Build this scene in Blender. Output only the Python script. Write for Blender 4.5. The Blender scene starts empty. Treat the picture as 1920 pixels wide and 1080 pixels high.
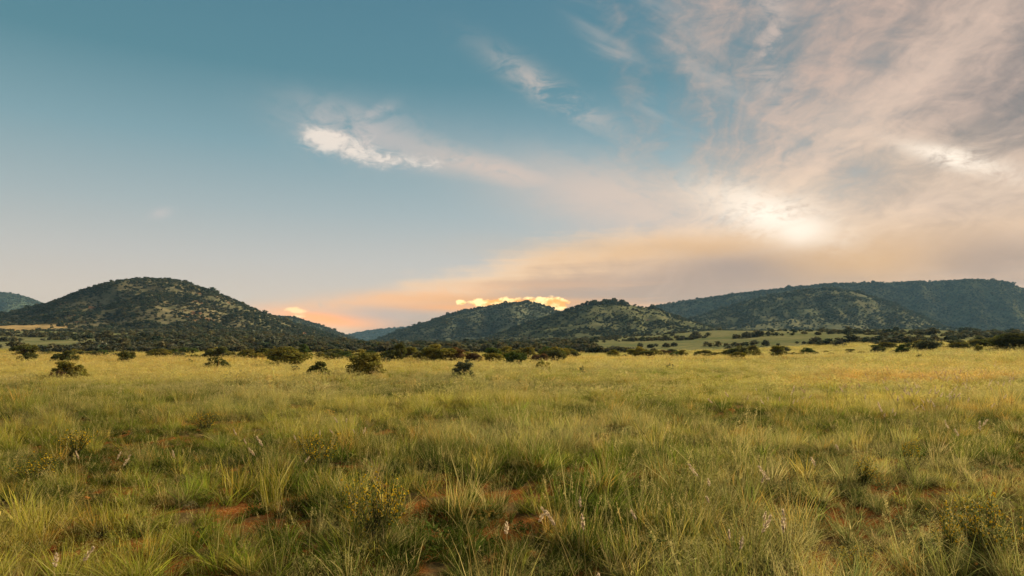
import bpy, math, random
import numpy as np
from mathutils import Vector

# ------------------------------------------------------------------ scene, camera, sky, sun
scene = bpy.context.scene
scene.render.engine = 'CYCLES'
cy = scene.cycles
cy.max_bounces = 4; cy.diffuse_bounces = 2; cy.glossy_bounces = 2
cy.transmission_bounces = 4; cy.transparent_max_bounces = 6; cy.volume_bounces = 1
cy.use_denoising = True
cy.sample_clamp_indirect = 4.0
vs = scene.view_settings
vs.view_transform = 'Standard'; vs.look = 'None'; vs.gamma = 1.0
vs.use_curve_mapping = False
vs.exposure = 1.05

EYE = 2.5
F, CX, HY = 1250.0, 960.0, 648.0            # focal length, centre column and eye level of the 1920x1080 photograph
cam = bpy.data.cameras.new('camera')
cam.sensor_width = 36.0
cam.lens = 36.0 * F / 1920.0
cam.shift_y = (HY - 540.0) / 1920.0
cam.clip_start = 0.1; cam.clip_end = 60000.0
camo = bpy.data.objects.new('camera', cam)
scene.collection.objects.link(camo)
camo.location = (0, 0, EYE)
camo.rotation_euler = (math.radians(90), 0, 0)
scene.camera = camo

SUN_AZ, SUN_EL = math.radians(44.0), math.radians(23.0)
SKY = 0.50                                   # sky brightness against the exposure above
sun = bpy.data.lights.new('sun', 'SUN')
sun.energy = 5.0; sun.angle = math.radians(16); sun.color = (1.0, 0.87, 0.64)
suno = bpy.data.objects.new('sun', sun)
scene.collection.objects.link(suno)
sd = Vector((math.sin(SUN_AZ) * math.cos(SUN_EL), math.cos(SUN_AZ) * math.cos(SUN_EL), math.sin(SUN_EL)))
suno.rotation_euler = sd.to_track_quat('Z', 'Y').to_euler()
suno.location = sd * 400

world = bpy.data.worlds.new('World'); scene.world = world
world.use_nodes = True
WT = world.node_tree


class S:
    """a float socket with arithmetic"""
    tree = None

    def __init__(s, v): s.v = v

    @staticmethod
    def m(op, *a, clamp=False):
        n = S.tree.nodes.new('ShaderNodeMath'); n.operation = op; n.use_clamp = clamp
        for i, x in enumerate(a):
            x = x.v if isinstance(x, S) else x
            if isinstance(x, (int, float)): n.inputs[i].default_value = x
            else: S.tree.links.new(x, n.inputs[i])
        return S(n.outputs[0])

    def __add__(s, o): return S.m('ADD', s, o)
    __radd__ = __add__
    def __sub__(s, o): return S.m('SUBTRACT', s, o)
    def __rsub__(s, o): return S.m('SUBTRACT', o, s)
    def __mul__(s, o): return S.m('MULTIPLY', s, o)
    __rmul__ = __mul__
    def __truediv__(s, o): return S.m('DIVIDE', s, o)


def step(x, a, b, lo=0.0, hi=1.0):
    n = S.tree.nodes.new('ShaderNodeMapRange'); n.interpolation_type = 'SMOOTHSTEP'; n.clamp = True
    for i, q in enumerate((x, a, b, lo, hi)):
        q = q.v if isinstance(q, S) else q
        if isinstance(q, (int, float)): n.inputs[i].default_value = q
        else: S.tree.links.new(q, n.inputs[i])
    return S(n.outputs[0])


def vec(x, y, z=0.0):
    n = S.tree.nodes.new('ShaderNodeCombineXYZ')
    for i, q in enumerate((x, y, z)):
        q = q.v if isinstance(q, S) else q
        if isinstance(q, (int, float)): n.inputs[i].default_value = q
        else: S.tree.links.new(q, n.inputs[i])
    return n.outputs[0]


def noise(v, scale=1.0, detail=4.0, rough=0.55, dist=0.0):
    n = S.tree.nodes.new('ShaderNodeTexNoise')
    n.inputs['Scale'].default_value = scale; n.inputs['Detail'].default_value = detail
    n.inputs['Roughness'].default_value = rough; n.inputs['Distortion'].default_value = dist
    S.tree.links.new(v, n.inputs['Vector'])
    return S(n.outputs['Fac'])


def ramp(x, stops, interp='EASE'):
    n = S.tree.nodes.new('ShaderNodeValToRGB'); cr = n.color_ramp; cr.interpolation = interp
    while len(cr.elements) < len(stops): cr.elements.new(0.5)
    for e, (p, c) in zip(cr.elements, stops):
        e.position = p; e.color = (*c, 1) if len(c) == 3 else c
    S.tree.links.new(x.v, n.inputs[0])
    return n.outputs[0]


def mix(fac, a, b, mode='MIX'):
    n = S.tree.nodes.new('ShaderNodeMix'); n.data_type = 'RGBA'; n.blend_type = mode; n.clamp_factor = True
    for i, q in ((0, fac), (6, a), (7, b)):
        q = q.v if isinstance(q, S) else q
        if isinstance(q, (int, float)): n.inputs[i].default_value = q
        elif isinstance(q, tuple): n.inputs[i].default_value = (*q, 1)
        else: S.tree.links.new(q, n.inputs[i])
    return n.outputs[2]


def build_sky():
    S.tree = WT
    WT.nodes.clear()
    out = WT.nodes.new('ShaderNodeOutputWorld'); bg = WT.nodes.new('ShaderNodeBackground')
    bg.inputs[1].default_value = 0.1
    WT.links.new(bg.outputs[0], out.inputs[0])
    tc = WT.nodes.new('ShaderNodeTexCoord'); sp = WT.nodes.new('ShaderNodeSeparateXYZ')
    WT.links.new(tc.outputs['Generated'], sp.inputs[0])
    dx, dy, dz = (S(sp.outputs[i]) for i in range(3))
    az = S.m('ARCTAN2', dx, dy) * 57.29578          # degrees round the horizon, 0 = +Y, + = east of it
    el = S.m('ARCSINE', dz) * 57.29578              # degrees above the horizon
    sky = WT.nodes.new('ShaderNodeTexSky'); sky.sky_type = 'NISHITA'; sky.sun_disc = False
    sky.sun_elevation = SUN_EL; sky.sun_rotation = SUN_AZ
    sky.altitude = 1200; sky.air_density = 1.0; sky.dust_density = 1.5; sky.ozone_density = 2.5

    # clear air of the evening by height above the horizon
    e01 = step_lin(el, 0, 90)
    k = 1 / 90.0
    grad = ramp(e01, [(0.0, (.72, .49, .34)), (4 * k, (.69, .55, .435)), (7 * k, (.575, .53, .47)), (11 * k, (.40, .46, .45)),
                      (16 * k, (.225, .365, .395)), (21.5 * k, (.10, .245, .287)), (30 * k, (.07, .195, .255)), (1.0, (.05, .13, .20))], 'LINEAR')
    air = mix(0.12, grad, mix(1.0, sky.outputs[0], (.1, .1, .1), 'MULTIPLY'))

    def pos(px, py):
        a = math.atan((px - CX) / F)
        return math.degrees(a), math.degrees(math.atan((HY - py) / F * math.cos(a)))

    # shared wispy distortions of the dome coordinates
    wx = (noise(vec(az * .16, el * .3, 3.1), 1, 5, .6) - .5)
    wy = (noise(vec(az * .16, el * .3, 9.7), 1, 5, .6) - .5)

    def blob(px, py, rx, ry, slope=0.0, warp=2.0, hard=0.0):
        """soft ellipse on the dome: centre and half axes given as they look in the photograph; slope = fall to the right"""
        a0, e0 = pos(px, py)
        kx = math.degrees(1 / F) * math.cos(math.radians(a0)) ** 2
        ky = math.degrees(1 / F) * math.cos(math.radians(a0))
        th = math.atan(slope); c, s_ = math.cos(th), math.sin(th)
        X = (az + wx * warp - a0) / kx; Y = (el + wy * (warp * .6) - e0) / (-ky)
        u = (X * c + Y * s_) / rx; v = (Y * c - X * s_) / ry
        r2 = u * u + v * v
        if hard: return step(r2, 1.0, 1.0 - hard)
        return S.m('EXPONENT', r2 * -1.0)

    # cirrus fibres: one noise stretched up to the right, one stretched along the drift
    th = math.radians(38)
    a1 = az * math.cos(th) + el * math.sin(th); b1 = el * math.cos(th) - az * math.sin(th)
    fib = noise(vec(a1 * .07, b1 * .2, 1.3), 1, 8, .62, .35)
    th = math.radians(-24)
    a2 = az * math.cos(th) + el * math.sin(th); b2 = el * math.cos(th) - az * math.sin(th)
    fib2 = noise(vec(a2 * .06, b2 * .35, 5.3), 1, 7, .6, .25)
    fine = noise(vec(az * .3, el * .62, 7.7), 1, 9, .66, .6)
    curl = noise(vec(az * .9, el * 1.5, 2.7), 1, 8, .65, .8)
    big = noise(vec(az * .05, el * .08, 2.2), 1, 3, .5)
    a0, e0 = pos(1310, 440)
    X = az - a0 + wx * 6.0; Y = (el - e0) + wy * 5.0
    rad = S.m('SQRT', X * X + Y * Y + .5)
    fan = noise(vec(X / rad * 4.6, Y / rad * 4.6, rad * .05), 1, 5, .5, .1)
    fan2 = noise(vec(X / rad * 8.0, Y / rad * 8.0, rad * .10 + 4.0), 1, 6, .6, .3)
    fanned = fan * .50 + fib * .30 + fan2 * .08 + fine * .12

    col = air
    # high veil, thick to the east of north-east, thinning westwards
    w = (az - 7.0) / 21.0 - step(el, 6, 26) * .12 + (fanned - .5) * 2.3 + (big - .5) * .5 + (fine - .5) * .5
    w = w + step(el, 30, 60) * 1.2                 # veil carried over the unseen zenith, added as warm fill; thins out behind
    far_side = step(az, 100, 150, 1.0, .5) * step(az, -178, -150, .5, 1.0)
    far_side = S.m('MAXIMUM', far_side, step(el, 30, 60) * .9)
    veil = step(w, -.22, 1.02) * .93 * far_side
    tone = step(fanned * .8 + fine * .2, .36, .66)
    vcol = mix(tone, mix(step(az, 24, 38), (.25, .235, .235), (.19, .18, .185)), (.68, .48, .38))
    warm = step(el, 17, 7)
    vcol = mix(warm * .75, vcol, mix(tone, (.52, .39, .305), (.95, .70, .51)))
    col = mix(veil, col, vcol)

    # loose mare's tails west of the veil
    streak = blob(1035, 175, 120, 22, .55, 1.0) * step(fine, .33, .62) * .75
    streak = S.m('MAXIMUM', streak, blob(1190, 150, 150, 26, 1.1, 2.5) * step(fib2, .40, .62) * .45)
    streak = S.m('MAXIMUM', streak, blob(1290, 90, 150, 24, 1.0, 2.5) * step(fib2, .40, .62) * .45)
    streak = S.m('MAXIMUM', streak, blob(1450, 70, 30, 110, -.1, 4.5) * step(fine, .40, .6) * .5)
    tail = blob(940, 322, 210, 28, .22, 1.5) * step(fine, .1, .5) * .95
    tail = S.m('MAXIMUM', tail, blob(1160, 378, 250, 60, .24, 2.0) * step(fanned * .6 + fine * .4, .2, .55) * .95)
    col = mix(S.m('MAXIMUM', streak, tail), col, (.64, .53, .465))

    # low warm bank under an arching upper edge
    edge = S(ramp(step_lin(az, -40, 60), [(0.0, (0, 0, 0)), (.22, (.03,) * 3), (.29, (.155,) * 3), (.36, (.215,) * 3),
                                          (.42, (.275,) * 3), (.50, (.305,) * 3), (.6, (.32,) * 3), (1.0, (.32,) * 3)], 'LINEAR')) * 30
    strat = noise(vec(az * .05, el * 1.1, 8.8), 1, 5, .6, .2)
    under = edge + (fine - .5) * 2.0 + (strat - .5) * step(az, 18, 2, .8, 3.6) + wy * 2.0 - el
    bank = step(under, -1.2, 2.0) * step(az, 14, 30, 1.0, .45)
    depth = step(under, .2, 4.2)
    bcol = mix(depth, (1.06, .69, .39), (.50, .35, .26))
    bcol = mix(step(strat, .45, .62) * step(el, 7, 3) * .6, bcol, (.90, .52, .28))
    col = mix(bank * .95, col, bcol)
    # the sun behind the cloud: bright cream openings
    g1 = blob(1445, 405, 120, 36, .33, 2.4) * step(fine * .6 + curl * .4, .34, .56)
    g1 = S.m('MAXIMUM', g1, blob(1500, 430, 60, 28, .1, 2.0) * .9)
    g2 = blob(1790, 298, 100, 17, .38, 1.6) * step(fine * .6 + curl * .4, .32, .56)
    glow = S.m('MAXIMUM', blob(1480, 385, 300, 80, .1, 3) * .6, blob(1740, 320, 240, 75, .3, 3) * .55) * step(fanned * .5 + fine * .5, .3, .58, .45, 1.0)
    sweep = blob(1600, 235, 430, 75, -.62, 4) * step(fanned, .36, .6)
    col = mix(sweep * .5, col, (.86, .66, .52))
    col = mix(glow, col, (.92, .70, .51))
    tan = S.m('MAXIMUM', blob(1590, 488, 230, 46, .04, 3.0), blob(1300, 462, 300, 24, .0, 3.0) * .8)
    col = mix(tan * .8, col, (.76, .46, .22))
    col = mix(blob(1380, 505, 130, 34, .05, 2.0) * .8, col, (.40, .305, .26))
    col = mix(blob(1850, 490, 120, 50, .0, 2.0) * .5, col, (.40, .30, .255))
    col = mix(S.m('MAXIMUM', g1, g2 * .92), col, (1.15, .99, .82))

    # horizon streaks, rosy
    band = blob(720, 565, 260, 16, -.10, 1.5) * step(fine, .2, .55)
    col = mix(band * .85, col, (1.05, .55, .26))
    col = mix(blob(870, 578, 130, 8, .02, .8) * .9, col, (1.05, .46, .15))
    col = mix(blob(960, 565, 200, 9, .03, .8) * .85, col, (.92, .45, .17))
    col = mix(blob(612, 598, 95, 13, .06, 1.0), col, (1.5, .52, .10))
    col = mix(blob(715, 590, 90, 16, .0, 1.0) * .6, col, (.47, .37, .35))

    # small bright cloud with its veil
    puff = blob(600, 258, 40, 21, .05, 1.2) * 1.3 + blob(660, 276, 62, 27, .22, 1.5) * 1.15 + blob(750, 299, 66, 14, .06, 1.4) * .85 + blob(840, 305, 80, 16, .1, 1.5) * .5
    pm = step(puff + (fine - .5) * 1.3 + (curl - .5) * 1.7, .15, 1.55) * step(puff, .08, .4)
    halo = S.m('MAXIMUM', blob(675, 250, 120, 42, .15, 3.0) * .75, blob(705, 215, 36, 15, -.5, 2.0) * .8) * step(fine, .25, .6)
    col = mix(halo, col, (.55, .50, .48))
    col = mix(pm * .82, col, mix(step(puff * .6 + (curl - .5) * 2.6, .1, 1.0), (.60, .53, .48), (.92, .79, .68)))
    col = mix(blob(300, 396, 20, 8, -.3, 1.5) * .45, col, (.62, .55, .52))

    # far sunlit cumulus tops behind the hills
    bumps = noise(vec(az * .9, el * 1.5, 4.4), 1, 5, .6)
    cum = blob(1045, 572, 32, 15, .05, .7) + blob(985, 567, 60, 10, 0, .7) + blob(898, 569, 16, 7, 0, .7) + blob(865, 568, 11, 5, 0, .7) + blob(930, 566, 26, 6, 0, .7)
    cm = step(cum + (bumps - .5) * 2.2, .45, .80) * step(cum, .12, .4)
    lit = step(bumps, .42, .62)
    col = mix(cm, col, mix(lit, (1.25, .52, .09), (1.7, 1.12, .46)))
    cum2 = blob(553, 583, 25, 7, .05, .7) + blob(560, 595, 20, 4, 0, .7) * .8
    col = mix(step(cum2 + (bumps - .5) * 1.6, .45, .9) * step(cum2, .1, .4), col, (1.35, .86, .38))

    ten = mix(1.0, col, (10 * SKY,) * 3, 'MULTIPLY')
    WT.links.new(ten, bg.inputs[0])


def step_lin(x, a, b):
    n = S.tree.nodes.new('ShaderNodeMapRange'); n.clamp = True
    S.tree.links.new(x.v, n.inputs[0]); n.inputs[1].default_value = a; n.inputs[2].default_value = b
    return S(n.outputs[0])


build_sky()
world.cycles.sampling_method = 'MANUAL'
world.cycles.sample_map_resolution = 512

# ------------------------------------------------------------------ numeric helpers
rng = np.random.default_rng(7)
random.seed(7)


def _h(ix, iy, seed):
    n = (ix.astype(np.int64) * 374761393 + iy.astype(np.int64) * 668265263 + seed * 1442695041) & 0x7fffffff
    n = ((n ^ (n >> 13)) * 1274126177) & 0x7fffffff
    return ((n ^ (n >> 16)) & 0xffff) / 65535.0


def vnoise(x, y, seed=0):
    x = np.asarray(x, float); y = np.asarray(y, float)
    ix = np.floor(x); iy = np.floor(y); fx = x - ix; fy = y - iy
    fx = fx * fx * fx * (fx * (fx * 6 - 15) + 10); fy = fy * fy * fy * (fy * (fy * 6 - 15) + 10)
    a = _h(ix, iy, seed); b = _h(ix + 1, iy, seed); c = _h(ix, iy + 1, seed); d = _h(ix + 1, iy + 1, seed)
    return (a + (b - a) * fx) * (1 - fy) + (c + (d - c) * fx) * fy


def fbm(x, y, seed=0, octv=4):
    t = 0; amp = .5; s = 0
    for k in range(octv):
        t = t + amp * vnoise(x * 2 ** k + 17.3 * k, y * 2 ** k - 9.1 * k, seed + k); s += amp; amp *= .5
    return t / s


def sst(x, a, b):
    t = np.clip((np.asarray(x, float) - a) / (b - a), 0, 1)
    return t * t * (3 - 2 * t)


# ------------------------------------------------------------------ terrain
def G(x, y):
    x = np.asarray(x, float); y = np.asarray(y, float)
    z = (fbm(x / 26, y / 26, 3, 3) - .5) * .55 * sst(y, 8, 40) + (fbm(x / 3.1, y / 3.1, 5, 3) - .5) * .22
    # the long swell on the east side
    q = x - 30 - 0.14 * y
    z = z + 2.75 * sst(q, 0, 66) * sst(y, 5, 110) - .25 * sst(y, 100, 170)
    u = x / np.maximum(y, 150)
    A = np.interp(u, [-1.2, -.77, -.42, -.2, 0, .3, .6, .77, 1.2], [32, 31, 27, 6, 9, 22, 25, 22, 22])
    z = z + A * (1 - np.exp(-np.maximum(y - 190, 0) / 520))
    z = z + (fbm(x / 140, y / 140, 8, 3) - .5) * 5 * sst(y, 230, 600)
    return z


def ground_hit(px, py, top=0.0):
    """where the line of sight through a pixel meets the ground"""
    u = (px - CX) / F
    ys = np.concatenate([np.arange(4, 60, .25), np.arange(60, 400, 1.0)])
    pz = EYE - (py - HY) / F * ys
    k = np.argmax(G(u * ys, ys) + top >= pz)
    y = ys[k] if k else 180.0
    return u * y, y


class Hill:
    def __init__(s, name, dist, front, back, pts, amp=1.0, bend=0.0, spur=90.0, seed=1):
        s.name, s.dist, s.wf, s.wb, s.amp, s.bend, s.spur, s.seed = name, dist, front, back, amp, bend, spur, seed
        P = np.array(pts, float)
        s.xs = (P[:, 0] - CX) / F * dist
        zr = EYE + (HY - P[:, 1]) / F * dist
        s.rel = np.maximum(zr - G(s.xs, np.full_like(s.xs, dist)), -3)
        fx = np.linspace(s.xs[0], s.xs[-1], 400)
        r = np.interp(fx, s.xs, s.rel)
        kern = np.hanning(9); kern /= kern.sum()
        s.fx = fx; s.fr = np.convolve(np.pad(r, 4, mode='edge'), kern, 'valid')

    def z(s, x, y):
        xq = x
        x = x * np.clip(s.dist / np.maximum(y, 1.0), 1.0, 2.2) ** .9       # the hill narrows towards its near foot
        rel = np.interp(x, s.fx, s.fr)
        ends = sst(x, s.xs[0], s.xs[0] + .04 * (s.xs[-1] - s.xs[0])) * (1 - sst(x, s.xs[-1] - .04 * (s.xs[-1] - s.xs[0]), s.xs[-1]))
        yr = s.dist + s.bend * (fbm(x / 300, x * 0 + s.seed, 31, 2) - .5)
        dv = y - yr
        t = np.where(dv < 0, -dv / s.wf, dv / s.wb)
        t = np.clip(t, 0, 1)
        prof = .5 * (1 + np.cos(np.pi * t)) ** 1.0
        prof = prof * (1 - .35 * t * t)
        m = 4 * t * (1 - t)
        sp = np.abs(fbm(x / s.spur + 5, y / (s.spur * 2.6), 40 + s.seed, 3) - .5) * 2
        nz = rel * prof - s.amp * .30 * np.maximum(rel, 0) * m * (1 - sp * 1.6).clip(0, 1) * prof ** .5
        nz = nz + (fbm(x / 60, y / 60, 60 + s.seed, 4) - .5) * s.amp * 9 * m
        nz = nz + (fbm(x / 25, y / 25, 80 + s.seed, 3) - .5) * s.amp * 1.6 * prof.clip(0, 1)
        return G(xq, y) + nz * ends - 2.5 * sst(t, .85, 1) - 2.5 * (1 - ends), t


HILLS = [
    Hill('hill_1', 2700, 700, 900, [(-420, 600), (-300, 565), (-150, 543), (-60, 543), (0, 548), (20, 550), (45, 557), (78, 570), (110, 584), (170, 610), (240, 640), (290, 655)], .8, 100, 200, 1),
    Hill('hill_2', 1000, 470, 520, [(-420, 640), (-300, 625), (-160, 612), (-60, 600), (0, 592), (40, 583), (80, 573), (105, 566), (140, 551), (175, 539), (210, 532), (240, 528), (280, 525), (310, 526), (345, 529),
                                    (375, 540), (400, 549), (430, 561), (465, 576), (500, 590), (530, 601), (560, 611), (590, 623), (620, 635), (650, 644), (690, 652), (740, 658)], .9, 60, 95, 2),
    Hill('hill_3', 1900, 420, 600, [(380, 650), (430, 625), (490, 592), (540, 594), (565, 600), (600, 611), (640, 627), (675, 641), (720, 652), (760, 660)], .7, 60, 130, 3),
    Hill('hill_4', 4200, 700, 900, [(560, 650), (610, 640), (650, 629), (680, 623), (700, 619), (735, 616), (780, 615), (850, 620), (950, 630), (1050, 650)], .7, 80, 260, 4),
    Hill('hill_5', 1750, 520, 700, [(600, 660), (650, 653), (690, 644), (715, 634), (740, 624), (780, 611), (800, 605), (840, 591), (870, 583), (900, 578), (940, 572), (985, 568), (1010, 571), (1030, 577), (1050, 587), (1100, 602), (1180, 625), (1260, 650)], .9, 90, 120, 5),
    Hill('hill_6', 1120, 380, 420, [(820, 656), (860, 649), (910, 637), (950, 621), (985, 607), (1015, 596), (1045, 587), (1072, 578), (1092, 571), (1110, 568), (1150, 567), (1172, 569), (1200, 574), (1235, 579), (1270, 592), (1310, 606), (1350, 621), (1400, 636), (1450, 650)], .9, 50, 85, 6),
    Hill('hill_7', 2450, 620, 900, [(1060, 620), (1120, 600), (1180, 584), (1225, 575), (1280, 564), (1340, 558), (1400, 550), (1440, 546), (1480, 540), (1540, 535), (1600, 532), (1680, 530), (1740, 528), (1800, 525), (1850, 526), (1900, 531), (1935, 542), (2000, 556), (2120, 590), (2300, 640)], 1.25, 120, 190, 7),
    Hill('hill_8', 1650, 520, 560, [(1160, 650), (1220, 625), (1290, 600), (1350, 580), (1400, 566), (1450, 554), (1500, 545), (1550, 541), (1600, 547), (1640, 557), (1680, 571), (1720, 589), (1760, 608), (1800, 626), (1840, 640), (1900, 656)], 1.2, 80, 120, 8),
]


def terrain_z(x, y):
    z = G(x, y)
    for h in HILLS:
        hz, t = h.z(x, y)
        inside = (x > h.xs[0]) & (x < h.xs[-1]) & (t < 1)
        z = np.where(inside, np.maximum(z, hz), z)
    return z


# ------------------------------------------------------------------ mesh helpers
ROOT = scene.collection


def mesh_np(name, V, T, col=None, mat=None, smooth=False):
    me = bpy.data.meshes.new(name)
    V = np.asarray(V, np.float32); T = np.asarray(T, np.int32)
    k = T.shape[1]
    me.vertices.add(len(V)); me.vertices.foreach_set('co', V.ravel())
    me.loops.add(T.size); me.loops.foreach_set('vertex_index', T.ravel())
    me.polygons.add(len(T))
    me.polygons.foreach_set('loop_start', np.arange(0, T.size, k, dtype=np.int32))
    if smooth: me.polygons.foreach_set('use_smooth', np.ones(len(T), bool))
    if col is not None:
        a = me.attributes.new('bc', 'FLOAT_COLOR', 'POINT'); a.data.foreach_set('color', np.asarray(col, np.float32).ravel())
    me.update(calc_edges=True); me.validate()
    if mat: me.materials.append(mat)
    return me


def put(name, me, parent=None, **props):
    o = bpy.data.objects.new(name, me); ROOT.objects.link(o)
    if parent is not None: o.parent = parent
    for k, v in props.items(): o[k] = v
    return o


def grid_mesh(name, X, Y, Z, mat):
    ny, nx = Z.shape
    V = np.stack([X, Y, Z], -1).reshape(-1, 3)
    i = np.arange((ny - 1) * (nx - 1)); r = i // (nx - 1); c = i % (nx - 1)
    a = r * nx + c
    T = np.stack([a, a + 1, a + nx + 1, a + nx], -1)
    return mesh_np(name, V, T, None, mat, True)


# ------------------------------------------------------------------ materials
def new_mat(name):
    m = bpy.data.materials.new(name); m.use_nodes = True
    m.node_tree.nodes.clear(); S.tree = m.node_tree
    return m


def finish(m, color, rough=.9, bump=None, dist=.1, strength=.5):
    nt = m.node_tree
    out = nt.nodes.new('ShaderNodeOutputMaterial'); p = nt.nodes.new('ShaderNodeBsdfPrincipled')
    p.inputs['Roughness'].default_value = rough; p.inputs['Specular IOR Level'].default_value = 0.0
    nt.links.new(color, p.inputs['Base Color'])
    if bump is not None:
        b = nt.nodes.new('ShaderNodeBump'); b.inputs['Distance'].default_value = dist; b.inputs['Strength'].default_value = strength
        nt.links.new(bump.v, b.inputs['Height']); nt.links.new(b.outputs[0], p.inputs['Normal'])
    nt.links.new(p.outputs[0], out.inputs[0])


def wpos():
    g = S.tree.nodes.new('ShaderNodeNewGeometry')
    return g.outputs['Position']


def ground_material():
    m = new_mat('savanna_soil')
    p = wpos()
    sp = S.tree.nodes.new('ShaderNodeSeparateXYZ'); S.tree.links.new(p, sp.inputs[0])
    n1 = noise(p, .9, 6, .6); n2 = noise(p, 7, 5, .65); n3 = noise(p, .035, 4, .55); n4 = noise(p, .3, 5, .6)
    soil = mix(n2, (.11, .036, .009), (.27, .088, .018))
    litter = mix(n2, (.05, .035, .014), (.15, .10, .04))  # plant litter, its colour darkened to deepen the shade between tufts
    fleck = noise(p, 42, 3, .7); crumb = noise(p, 19, 4, .7)
    soil = mix(step(crumb, .56, .62) * .6, soil, (.07, .026, .010))
    soil = mix(step(fleck, .60, .64) * .8, soil, (.34, .25, .12))
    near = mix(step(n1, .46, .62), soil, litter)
    far = mix(step(n4, .35, .65), (.22, .18, .06), (.34, .25, .085))
    far = mix(step(n3, .45, .62) * .6, far, (.16, .17, .06))
    veld = mix(step(n3 * .5 + n4 * .5, .42, .60), (.105, .115, .048), (.185, .165, .072))
    far = mix(step(S(sp.outputs[1]), 150, 215), far, veld)
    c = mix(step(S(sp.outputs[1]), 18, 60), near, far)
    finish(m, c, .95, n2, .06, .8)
    return m


def hill_material(name, grass_a, grass_b, rock, rock_at=.66, dry=None):
    m = new_mat(name)
    p = wpos()
    n1 = noise(p, .012, 6, .6); n2 = noise(p, .06, 6, .65); n3 = noise(p, .02, 5, .6, .4)
    c = mix(step(n1 * .5 + n2 * .5, .4, .62), grass_a, grass_b)
    c = mix(step(n3, rock_at, rock_at + .05) * .85, c, rock)
    if dry:                                     # a clearing of tan dry grass: centre, half sizes
        sp = S.tree.nodes.new('ShaderNodeSeparateXYZ'); S.tree.links.new(p, sp.inputs[0])
        u = (S(sp.outputs[0]) - dry[0]) / dry[2]; v = (S(sp.outputs[1]) - dry[1]) / dry[3]
        c = mix(step(u * u + v * v + (n2 - .5) * 1.4, 1.15, .75), c, mix(n2, (.30, .20, .08), (.50, .33, .13)))
    finish(m, c, .95, n2, 3.0, .6)
    return m


def leaf_shader(m, color, trans=.4, rough=.6):
    nt = m.node_tree
    out = nt.nodes.new('ShaderNodeOutputMaterial')
    d = nt.nodes.new('ShaderNodeBsdfDiffuse'); t = nt.nodes.new('ShaderNodeBsdfTranslucent')
    mx = nt.nodes.new('ShaderNodeMixShader'); mx.inputs[0].default_value = trans
    nt.links.new(color, d.inputs[0]); nt.links.new(color, t.inputs[0])
    nt.links.new(d.outputs[0], mx.inputs[1]); nt.links.new(t.outputs[0], mx.inputs[2])
    nt.links.new(mx.outputs[0], out.inputs[0])


def attr(name, kind='GEOMETRY'):
    n = S.tree.nodes.new('ShaderNodeAttribute'); n.attribute_name = name; n.attribute_type = kind
    return n


def tinted_material(name, seed_col=(.58, .45, .17), trans=.48):
    """colour = tint carried by each scattered plant x the variation of its blades; alpha of bc marks seed heads"""
    m = new_mat(name)
    t = attr('tint', 'INSTANCER'); b = attr('bc')
    c = mix(1.0, t.outputs['Color'], b.outputs['Color'], 'MULTIPLY')
    inv = S(b.outputs['Alpha'])
    c = mix(inv, c, seed_col)
    leaf_shader(m, c, trans)
    return m


def leaf_material(name, base, trans=.28):
    m = new_mat(name)
    b = attr('bc')
    c = mix(1.0, base, b.outputs['Color'], 'MULTIPLY')
    leaf_shader(m, c, trans)
    return m


def bark_material(name, a, b):
    m = new_mat(name)
    n = noise(wpos(), 9, 4, .6)
    finish(m, mix(n, a, b), .9, n, .02, .5)
    return m


M_ground = ground_material()
M_grass = tinted_material('grass_blades')
M_scrub = tinted_material('scrub_leaves', trans=.25)
M_bark = bark_material('bark', (.05, .04, .03), (.13, .10, .075))

# ------------------------------------------------------------------ ground sheet and hills
def spaced(lo, hi, near, growth):
    out = [0.0]; s = near
    while out[-1] < hi: out.append(out[-1] + s); s *= growth
    neg = [0.0]; s = near
    while neg[-1] > lo: neg.append(neg[-1] - s); s *= growth
    return np.array(sorted(set(neg + out)))


gx = spaced(-5500, 5500, .55, 1.028)
gy = spaced(-2500, 6000, .5, 1.022)
XX, YY = np.meshgrid(gx, gy)
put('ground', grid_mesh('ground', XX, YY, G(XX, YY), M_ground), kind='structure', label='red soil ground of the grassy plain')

hill_mats = {
    'hill_1': ((.05, .07, .04), (.08, .095, .05), (.12, .08, .05), .75),
    'hill_2': ((.10, .095, .048), (.21, .17, .085), (.22, .095, .045), .60, (-485, 590, 78, 85)),
    'hill_3': ((.06, .072, .04), (.11, .10, .05), (.15, .09, .05), .72),
    'hill_4': ((.045, .06, .04), (.06, .075, .045), (.08, .07, .045), .80),
    'hill_5': ((.08, .09, .05), (.165, .155, .08), (.15, .10, .055), .72),
    'hill_6': ((.09, .098, .046), (.165, .155, .072), (.22, .085, .038), .645),
    'hill_7': ((.07, .085, .04), (.15, .14, .06), (.11, .08, .045), .74),
    'hill_8': ((.085, .095, .05), (.18, .165, .08), (.13, .075, .045), .72),
}
hill_labels = {
    'hill_1': 'blue hazy hill behind the dome-shaped hill', 'hill_2': 'dome-shaped hill with reddish rock patches near its top',
    'hill_3': 'low blue-green ridge behind the foot of the dome-shaped hill', 'hill_4': 'farthest flat blue ridge closing the valley',
    'hill_5': 'teal wooded hill in front of the glowing cumulus', 'hill_6': 'grassy koppie with a clump of trees on its summit',
    'hill_7': 'long blue-green table ridge', 'hill_8': 'wooded spur in front of the long table ridge',
}
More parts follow.
